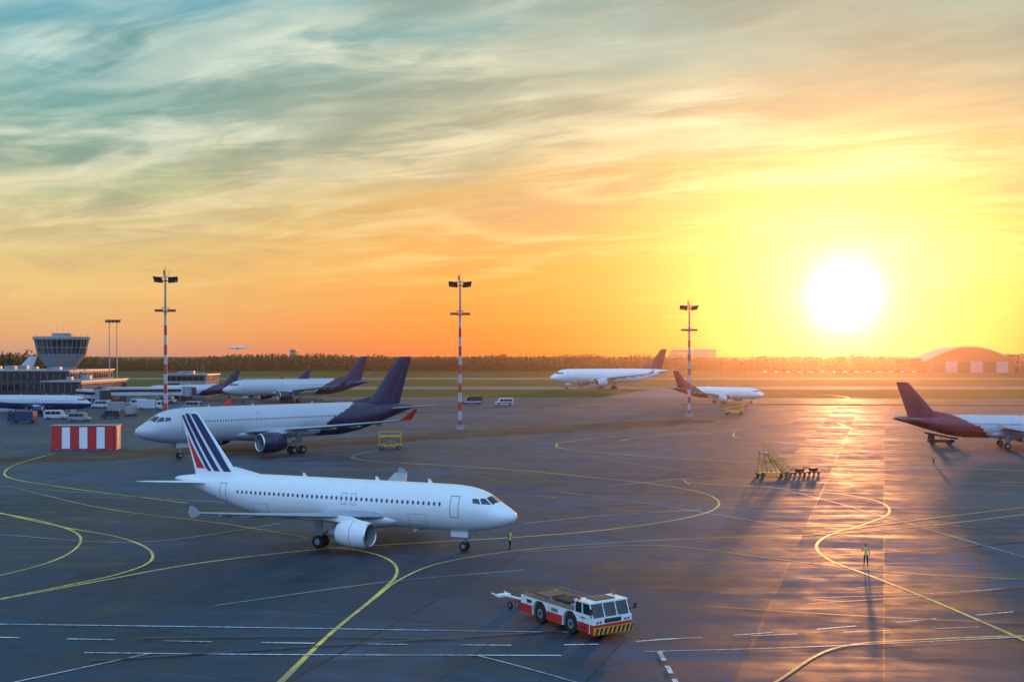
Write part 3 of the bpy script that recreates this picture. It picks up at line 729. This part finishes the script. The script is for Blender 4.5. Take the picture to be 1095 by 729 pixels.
    for sg in (-1, 1):
        for a, b in ((-3.9, -2.58), (-.93, .73), (2.38, 3.5)):
            mb.box(((a+b)/2, sg*1.507, .72), (b-a, .012, .56), REDP)
        for xx in (-3.2, -.7, .2, 2.9): mb.box((xx, sg*1.509, 1.2), (.02, .014, .4), SEAM)
        mb.box((-.1, sg*1.51, 1.2), (.7, .014, .22), SEAM); mb.box((2.9, sg*1.51, 1.3), (.5, .02, .06), DARK); mb.box((-2.9, sg*1.51, 1.25), (.5, .02, .2), DARK)
        for z in (.45, .75): mb.box((2.95, sg*1.58, z), (.5, .16, .04), DARK)
    mb.obj('side_panels', e, smooth=False)
    mb = MB(); wheels(mb, wx, (-1.27, 1.27), wr, .44); mb.obj('wheels', e)
    mb = MB()
    mb.cyl((-4.2, 0, .72), (-7.3, -.5, .72), .08, WHITE); mb.box((-7.5, -.55, .72), (.5, 1.0, .14), WHITE); mb.cyl((-7.6, -.1, .72), (-8.1, -.05, .8), .05, WHITE); mb.cyl((-7.6, -1.0, .72), (-8.1, -1.1, .8), .05, WHITE)
    mb.cyl((-6.3, -.34, .3), (-6.3, -.34, .72), .06, REDP); wheels(mb, (-6.3,), (-.75, .1), .26, .14); mb.cyl((-6.3, -.8, .26), (-6.3, .15, .26), .04, STEEL)
    mb.obj('tow_bar', e)
tug()

# ---------------------------------------------------------------- people
def person(pt, hd, pose=0, hgt=1.78):
    e = empty('ground_crew_worker', (pt[0], pt[1], 0), hd)
    V = [(0, 0, .95, .125), (0, .005, 1.12, .12), (0, 0, 1.32, .145), (0, -.005, 1.45, .09), (0, 0, 1.53, .055), (0, .01, 1.58, .055)]
    E = [(0, 1), (1, 2), (2, 3), (3, 4), (4, 5)]
    hands = []
    for sg in (-1, 1):
        b = len(V); st = .07 if sg > 0 else -.05
        V += [(sg*.10, 0, .88, .095), (sg*.12, .02+st*.5, .5, .062), (sg*.13, st, .1, .042), (sg*.15, st+.17, .045, .036)]
        E += [(0, b), (b, b+1), (b+1, b+2), (b+2, b+3)]
        b = len(V)
        if pose == 1 and sg > 0: el, wr_ = (sg*.30, .05, 1.2), (sg*.2, .27, 1.3)
        else: el, wr_ = (sg*.27, -.03, 1.14), (sg*.29, .07, .9)
        V += [(sg*.18, 0, 1.41, .062), (*el, .044), (*wr_, .030)]
        E += [(2, b), (b, b+1), (b+1, b+2)]; hands.append((Vector(el), Vector(wr_), sg))
    me = bpy.data.meshes.new('body'); me.from_pydata([v[:3] for v in V], E, []); o = bpy.data.objects.new('tmp', me); sc.collection.objects.link(o)
    o.modifiers.new('s', 'SKIN'); sk = me.skin_vertices[0].data if len(me.skin_vertices) else None
    if sk:
        for i, v in enumerate(V): sk[i].radius = (v[3], v[3]*(.72 if i < 4 else 1)); sk[i].use_root = (i == 0)
    o.modifiers.new('d', 'SUBSURF').levels = 2
    dg = bpy.context.evaluated_depsgraph_get(); nm = bpy.data.meshes.new_from_object(o.evaluated_get(dg)); bpy.data.objects.remove(o)
    nm.materials.clear()
    for m in (CLOTH, VEST, BLK, REFL, SKIN): nm.materials.append(m)
    for p in nm.polygons:
        c = p.center; p.use_smooth = True
        i = 0
        if c.z < .12: i = 2
        elif .86 < c.z < 1.5 and abs(c.x) < .215: i = 3 if (abs(c.z-1.05) < .03 or abs(c.z-1.22) < .03) else 1
        elif c.z >= 1.5: i = 4
        p.material_index = i
    ob = bpy.data.objects.new('body', nm); sc.collection.objects.link(ob); ob.parent = e
    mb = MB()
    rings = []
    for i in range(13):
        t = i/12; z = 1.545+.235*t; r = math.sin(math.pi*(.06+.92*t))**.6; jaw = .82+.18*min(1, t*2.5)
        rings.append([(math.cos(a)*.076*r*jaw, .012+math.sin(a)*.096*r+(.012 if math.sin(a) > .9 and t < .25 else 0), z) for a in [2*math.pi*j/20 for j in range(20)]])
    mb.loft(rings, SKIN); mb.loft([[(-.012, .10, 1.64), (.012, .10, 1.64), (.0, .105, 1.69)], [(-.01, .128, 1.645), (.01, .128, 1.645), (0, .11, 1.68)]], SKIN)
    for sg in (-1, 1):
        mb.box((sg*.079, .01, 1.665), (.018, .035, .06), SKIN); mb.box((sg*.03, .105, 1.685), (.024, .008, .01), HAIR)
    mb.box((0, .104, 1.612), (.045, .008, .008), REDP)
    rings = []
    for i in range(7):
        t = i/6; z = 1.70+.095*t; r = math.cos(t*math.pi/2*.97)**.5
        rings.append([(math.cos(a)*.086*r, .004+math.sin(a)*.104*r, z) for a in [2*math.pi*j/20 for j in range(20)]])
    mb.loft(rings, HAIR)
    mb.obj('head', e, ang=60)
    mb = MB()
    for el, w, sg in hands:
        d = (w-el).normalized(); sdv = Vector((0, 1, 0)) if abs(d.y) < .8 else Vector((1, 0, 0)); sdv = (sdv-d*sdv.dot(d)).normalized(); nn = d.cross(sdv)
        q = w+d*.085
        rg = []
        for t, hw in ((0, .026), (.4, .038), (1, .042)):
            c = w.lerp(q, t); rg.append([tuple(c+sdv*(hw*math.cos(a))+nn*(.016*math.sin(a))) for a in [2*math.pi*j/10 for j in range(10)]])
        mb.loft(rg, SKIN)
        for i, ln in enumerate((.062, .075, .078, .068)):
            p0 = q+sdv*(.031-.0205*i)-d*.006; p1 = p0+d*ln*.55-nn*sg*.008; p2 = p1+d*ln*.45-nn*sg*.02
            mb.cyl(p0, p1, .0095, SKIN, .0085, 8); mb.cyl(p1, p2, .0085, SKIN, .007, 8)
        p0 = w+d*.03+sdv*.03; p1 = p0+d*.035+sdv*.022; mb.cyl(p0, p1, .011, SKIN, .0095, 8); mb.cyl(p1, p1+d*.03, .0095, SKIN, .008, 8)
    mb.obj('hands', e)
    e.scale = (hgt/1.78,)*3
person(G(545.5, 587.5), R(60)); person(G(926, 605), R(150), 1, 1.82); person(G(998.5, 496), R(20), 0, 1.8)

# ---------------------------------------------------------------- far buildings
def hangar():
    d = 1130; cx = (1028-HX)/F*d; w = 84; e = empty('arched_hangar', (cx, d, 0), R(-6)); mb = MB()
    n = 20; pr = [(-w/2, 0), (-w/2, 11)]+[(-w/2+w*i/n, 11+14*math.sin(math.pi*i/n)**.9) for i in range(1, n)]+[(w/2, 11), (w/2, 0)]
    mb.loft([[(x, -30, z) for x, z in pr], [(x, 30, z) for x, z in pr]], BRICK)
    mb.obj('walls', e, smooth=False); mb = MB()
    for i in range(-1, n+1):
        a = pr[i+1]; b = pr[i+2] if i+2 < len(pr) else pr[-1]
        if a[1] == 0 or b[1] == 0: continue
        mb.add([(a[0], -31, a[1]+.4), (b[0], -31, b[1]+.4), (b[0], 31, b[1]+.4), (a[0], 31, a[1]+.4), (a[0], -31, a[1]+1.3), (b[0], -31, b[1]+1.3), (b[0], 31, b[1]+1.3), (a[0], 31, a[1]+1.3)],
               [(0, 1, 5, 4), (1, 2, 6, 5), (2, 3, 7, 6), (3, 0, 4, 7), (4, 5, 6, 7), (0, 3, 2, 1)], STEEL)
    for i in range(6): mb.box((-30+12*i, -30.3, 6), (11, .5, 11), STEEL if i % 2 else DARK)
    mb.obj('roof_and_doors', e, smooth=False)
hangar()
terminal('airport_building', 505, 640, 1120, 1160, 18, 3, BRICK)
def bx(name, px0, px1, d, hgt, m=CONC, dep=30):
    x0 = (px0-HX)/F*d; x1 = (px1-HX)/F*d; terminal(name, x0, x1, d, d+dep, hgt, max(2, int(hgt/5)), m)
bx('apartment_block', 718, 740, 1650, 25); bx('apartment_block', 741, 766, 1700, 26, CONC); bx('apartment_block', 310, 316, 1800, 26, CONC)
bx('warehouse', 968, 985, 1120, 14, BRICK)
e = empty('localizer_antenna', ((880-HX)/F*1150, 1080, 0)); mb = MB()
for i in range(28): mb.box((-75+i*5.5, 0, 1.6), (3, .4, 1.4), REDP if i % 2 else WHITE); mb.cyl((-75+i*5.5, 0, 0), (-75+i*5.5, 0, 1), .15, STEEL, n=5)
mb.obj('array', e, smooth=False)

# ---------------------------------------------------------------- trees
def leafmat(name, c, tr=.3):
    m, nt, b = newmat(name); L = nt.links.new
    tc = nt.nodes.new('ShaderNodeTexCoord'); n = nt.nodes.new('ShaderNodeTexNoise'); n.inputs['Scale'].default_value = .06; n.inputs['Detail'].default_value = 5
    L(tc.outputs['Object'], n.inputs['Vector'])
    mx = nt.nodes.new('ShaderNodeMix'); mx.data_type = 'RGBA'; mx.inputs[6].default_value = (*[q*.5 for q in c], 1); mx.inputs[7].default_value = (c[0]*1.5, c[1]*1.3, c[2], 1)
    L(n.outputs['Fac'], mx.inputs[0]); L(mx.outputs[2], b.inputs['Base Color']); b.inputs['Roughness'].default_value = .9; b.inputs['Specular IOR Level'].default_value = .1
    t = nt.nodes.new('ShaderNodeBsdfTranslucent'); L(mx.outputs[2], t.inputs[0]); ms = nt.nodes.new('ShaderNodeMixShader'); ms.inputs[0].default_value = tr
    L(b.outputs[0], ms.inputs[1]); L(t.outputs[0], ms.inputs[2]); L(ms.outputs[0], nt.nodes['Material Output'].inputs[0]); return m
LEAF = leafmat('forest_foliage', (.032, .040, .026), .15); BARK = mat('bark', (.04, .032, .028), .9)
def forest(name, positions, hfun, nl=46, leaf=(1.0, 2.1), conp=.25):
    vs = []; fs = []; ms = []
    for (x, y) in positions:
        h = hfun(x, y); con = random.random() < conp; r = h*(.2 if con else random.uniform(.28, .42))
        o = len(vs); tw = .25
        for z, q in ((0, tw), (h*.75, tw*.3)):
            vs += [(x-q, y-q, z), (x+q, y-q, z), (x+q, y+q, z), (x-q, y+q, z)]
        fs += [(o, o+1, o+5, o+4), (o+1, o+2, o+6, o+5), (o+2, o+3, o+7, o+6), (o+3, o, o+4, o+7)]; ms += [1]*4
        for i in range(nl):
            t = random.random(); z = h*(.03+.97*t)
            rr = r*((1-t)*1.05+.06 if con else math.sqrt(max(.02, 1-(2*t-.9)**2*.9)))*random.uniform(.2, 1.08)
            a = random.uniform(0, 6.283); cx = x+rr*math.cos(a); cy = y+rr*math.sin(a); s_ = random.uniform(*leaf)*(.65+.35*(1-t))
            o = len(vs)
            u = Vector((random.uniform(-1, 1), random.uniform(-1, 1), random.uniform(-.7, .7))).normalized(); w = u.orthogonal().normalized()
            for (p, q) in ((0, .8), (-.7, -.35), (.65, -.5), (.5, .3)):
                vs.append((cx+u.x*p*s_+w.x*q*s_, cy+u.y*p*s_+w.y*q*s_, max(.1, z+u.z*p*s_+w.z*q*s_)))
            fs.append((o, o+1, o+2, o+3)); ms.append(0)
    me = bpy.data.meshes.new(name); me.from_pydata(vs, [], fs); me.materials.append(LEAF); me.materials.append(BARK); me.polygons.foreach_set('material_index', ms)
    ob = bpy.data.objects.new(name, me); sc.collection.objects.link(ob)
random.seed(5); pos = []
for row in range(5):
    x = -950
    while x < 950:
        x += random.uniform(3.2, 7.5); pos.append((x+random.uniform(-1, 1), 1240+row*9+random.uniform(-4, 4)+noise.noise(Vector((x*.004, 0, 0)))*20))
forest('distant_forest', pos, lambda x, y: 16.0+noise.noise(Vector((x*.006, 3, 0)))*6+noise.noise(Vector((x*.03, 8, 0)))*3+random.uniform(-1.8, 1.8), 75, (.9, 1.8))
random.seed(9)
forest('tree_group', [(random.uniform(-262, -200), random.uniform(480, 500)) for i in range(40)], lambda x, y: random.uniform(12, 21), 200, (.5, 1.1))

# ---------------------------------------------------------------- low evening haze over the airfield
mb = MB()
HZ = bpy.data.materials.new('evening_haze'); HZ.use_nodes = True; nt = HZ.node_tree; nt.nodes.clear()
vs_ = nt.nodes.new('ShaderNodeVolumeScatter'); vs_.inputs['Density'].default_value = .00013; vs_.inputs['Anisotropy'].default_value = .87; vs_.inputs['Color'].default_value = (1, .80, .62, 1)
om = nt.nodes.new('ShaderNodeOutputMaterial'); nt.links.new(vs_.outputs[0], om.inputs['Volume'])
mb.box((0, 960, 98), (4200, 1700, 200), HZ); mb.obj('evening_haze', smooth=False)

# ---------------------------------------------------------------- sky
w = bpy.data.worlds.new('World'); sc.world = w; w.use_nodes = True; nt = w.node_tree; nt.nodes.clear(); L = nt.links.new
def S(v, inp):
    if isinstance(v, bpy.types.NodeSocket): L(v, inp)
    else: inp.default_value = v
def M(op, a, b=None, c=None, clamp=False):
    n = nt.nodes.new('ShaderNodeMath'); n.operation = op; n.use_clamp = clamp; S(a, n.inputs[0])
    if b is not None: S(b, n.inputs[1])
    if c is not None: S(c, n.inputs[2])
    return n.outputs[0]
def MR(v, a, b, c=0., d=1., sm=True):
    n = nt.nodes.new('ShaderNodeMapRange'); n.interpolation_type = 'SMOOTHSTEP' if sm else 'LINEAR'; S(v, n.inputs[0])
    for i, q in enumerate((a, b, c, d)): n.inputs[i+1].default_value = q
    return n.outputs[0]
def MX(f, a, b, bt='MIX'):
    n = nt.nodes.new('ShaderNodeMix'); n.data_type = 'RGBA'; n.blend_type = bt; S(f, n.inputs[0])
    for i, q in ((6, a), (7, b)):
        if isinstance(q, tuple): n.inputs[i].default_value = (*q, 1)
        else: L(q, n.inputs[i])
    return n.outputs[2]
def ramp(v, stops):
    n = nt.nodes.new('ShaderNodeValToRGB'); S(v, n.inputs[0]); cr = n.color_ramp
    while len(cr.elements) < len(stops): cr.elements.new(.5)
    for el, (p, c) in zip(cr.elements, stops): el.position = p
    for el, (p, c) in zip(cr.elements, stops): el.color = (*lin(c), 1)
    return n.outputs[0]
def VS(col, k):
    n = nt.nodes.new('ShaderNodeVectorMath'); n.operation = 'SCALE'
    if isinstance(col, tuple): n.inputs[0].default_value = col
    else: L(col, n.inputs[0])
    S(k, n.inputs['Scale']); return n.outputs[0]
def VA(a, b):
    n = nt.nodes.new('ShaderNodeVectorMath'); n.operation = 'ADD'; L(a, n.inputs[0]); L(b, n.inputs[1]); return n.outputs[0]
tc = nt.nodes.new('ShaderNodeTexCoord'); sp = nt.nodes.new('ShaderNodeSeparateXYZ'); L(tc.outputs['Generated'], sp.inputs[0])
X_, Y_, Z_ = sp.outputs
zp = M('MAXIMUM', Z_, 0.0)
away = ramp(zp, [(0, (205, 150, 132)), (.018, (238, 172, 118)), (.055, (248, 198, 118)), (.095, (226, 200, 130)), (.14, (168, 186, 142)), (.19, (108, 164, 154)), (.27, (90, 164, 180)), (.5, (110, 172, 212)), (1, (95, 155, 222))])
tow = ramp(zp, [(0, (248, 106, 8)), (.02, (250, 122, 10)), (.055, (250, 150, 28)), (.095, (242, 164, 60)), (.14, (226, 174, 94)), (.19, (192, 180, 130)), (.27, (138, 180, 174)), (.5, (118, 172, 208)), (1, (95, 155, 222))])
hl = M('SQRT', M('ADD', M('MULTIPLY', X_, X_), M('ADD', M('MULTIPLY', Y_, Y_), 1e-5)))
hd_ = M('DIVIDE', M('ADD', M('MULTIPLY', X_, math.sin(SUN_AZ)), M('MULTIPLY', Y_, math.cos(SUN_AZ))), hl)
azf = MR(hd_, .78, 1.0)
sky = MX(azf, away, tow)
def clouds(az, along, across, scale, off, dist, det=5, rough=.55):
    den = M('ADD', zp, .10)
    cx = M('DIVIDE', X_, den); cy = M('DIVIDE', Y_, den)
    ca, sa = math.cos(az), math.sin(az)
    u = M('ADD', M('MULTIPLY', cx, -sa), M('MULTIPLY', cy, ca)); v = M('ADD', M('MULTIPLY', cx, ca), M('MULTIPLY', cy, sa))
    cb = nt.nodes.new('ShaderNodeCombineXYZ'); S(M('MULTIPLY', u, along), cb.inputs[0]); S(M('MULTIPLY', v, across), cb.inputs[1]); cb.inputs[2].default_value = off
    n = nt.nodes.new('ShaderNodeTexNoise'); n.inputs['Scale'].default_value = scale; n.inputs['Detail'].default_value = det; n.inputs['Distortion'].default_value = dist; n.inputs['Roughness'].default_value = rough
    L(cb.outputs[0], n.inputs['Vector']); return n.outputs['Fac']
hz = MR(zp, .015, .10)
c0 = clouds(R(60), .6, .9, 1.2, 15.3, .5, 3, .5)     # broad banks
c1 = clouds(R(64), .50, 1.15, 2.3, 2.3, .8, 5, .58)    # streaks
c2 = clouds(R(70), .7, 1.5, 4.0, 7.1, 1.0, 5, .6)   # fine fibres
c3 = clouds(R(56), .6, .9, 1.7, 4.4, .6, 4)
dk = M('MULTIPLY', MR(c3, .42, .60), M('MULTIPLY', hz, .66))
sky = MX(dk, sky, MX(MR(zp, .05, .2), MX(azf, lin((210, 168, 120)), lin((226, 146, 64))), MX(azf, lin((88, 146, 146)), lin((140, 152, 132)))))
bank = MR(c0, .40, .60)
lt = M('MULTIPLY', M('MULTIPLY', M('ADD', M('MULTIPLY', bank, .72), .22), M('ADD', M('MULTIPLY', MR(c1, .41, .64), .85), M('MULTIPLY', MR(c2, .40, .66), .4))), M('MULTIPLY', hz, .76), clamp=True)
ccol = MX(MR(zp, .06, .24), MX(azf, lin((250, 216, 146)), lin((255, 212, 120))), MX(azf, lin((218, 236, 222)), lin((240, 236, 200))))
sky = MX(lt, sky, ccol)
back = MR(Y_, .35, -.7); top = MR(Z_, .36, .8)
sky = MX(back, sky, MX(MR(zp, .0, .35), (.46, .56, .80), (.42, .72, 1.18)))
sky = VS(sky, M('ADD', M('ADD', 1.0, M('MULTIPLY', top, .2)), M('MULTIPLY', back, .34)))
dt = M('ADD', M('ADD', M('MULTIPLY', X_, SUN.x), M('MULTIPLY', Y_, SUN.y)), M('MULTIPLY', Z_, SUN.z))
ang = M('MULTIPLY', M('ARCCOSINE', M('MINIMUM', dt, .9999999)), 180/math.pi)
core = M('MULTIPLY', M('EXPONENT', M('MULTIPLY', M('POWER', M('DIVIDE', ang, 1.35), 2.0), -1.0)), 3.2)
h1 = M('EXPONENT', M('DIVIDE', ang, -3.0)); h2 = M('EXPONENT', M('DIVIDE', ang, -7.5))
sky = VA(sky, VS((1.0, .93, .66), core)); sky = VA(sky, VS((1.0, .76, .30), M('MULTIPLY', h1, 1.6))); sky = VA(sky, VS((.8, .34, .01), M('MULTIPLY', h2, .42)))
ns = nt.nodes.new('ShaderNodeTexSky'); ns.sky_type = 'NISHITA'; ns.sun_disc = False; ns.sun_elevation = SUN_EL; ns.sun_rotation = SUN_AZ
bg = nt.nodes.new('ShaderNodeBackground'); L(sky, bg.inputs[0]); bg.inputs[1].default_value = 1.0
bg2 = nt.nodes.new('ShaderNodeBackground'); L(ns.outputs[0], bg2.inputs[0]); bg2.inputs[1].default_value = .01
ads = nt.nodes.new('ShaderNodeAddShader'); L(bg.outputs[0], ads.inputs[0]); L(bg2.outputs[0], ads.inputs[1])
out = nt.nodes.new('ShaderNodeOutputWorld'); L(ads.outputs[0], out.inputs[0])
sl = bpy.data.lights.new('sun', 'SUN'); sl.energy = 2.0; sl.angle = R(1.5); sl.color = (1, .36, .13)
so = bpy.data.objects.new('sun', sl); so.rotation_euler = SUN.to_track_quat('Z', 'Y').to_euler(); sc.collection.objects.link(so); so.location = (60, 200, 60)

# ---------------------------------------------------------------- camera
cd = bpy.data.cameras.new('camera'); cam = bpy.data.objects.new('camera', cd); sc.collection.objects.link(cam)
cam.location = (0, 0, H); cam.rotation_euler = (R(90), 0, 0); cd.sensor_width = 36; cd.lens = 36*F/1095; cd.shift_y = 15.5/1095
cd.clip_start = .5; cd.clip_end = 30000; sc.camera = cam
sc.view_settings.view_transform = 'Standard'; sc.view_settings.look = 'None'; sc.view_settings.exposure = 0; sc.view_settings.gamma = 1
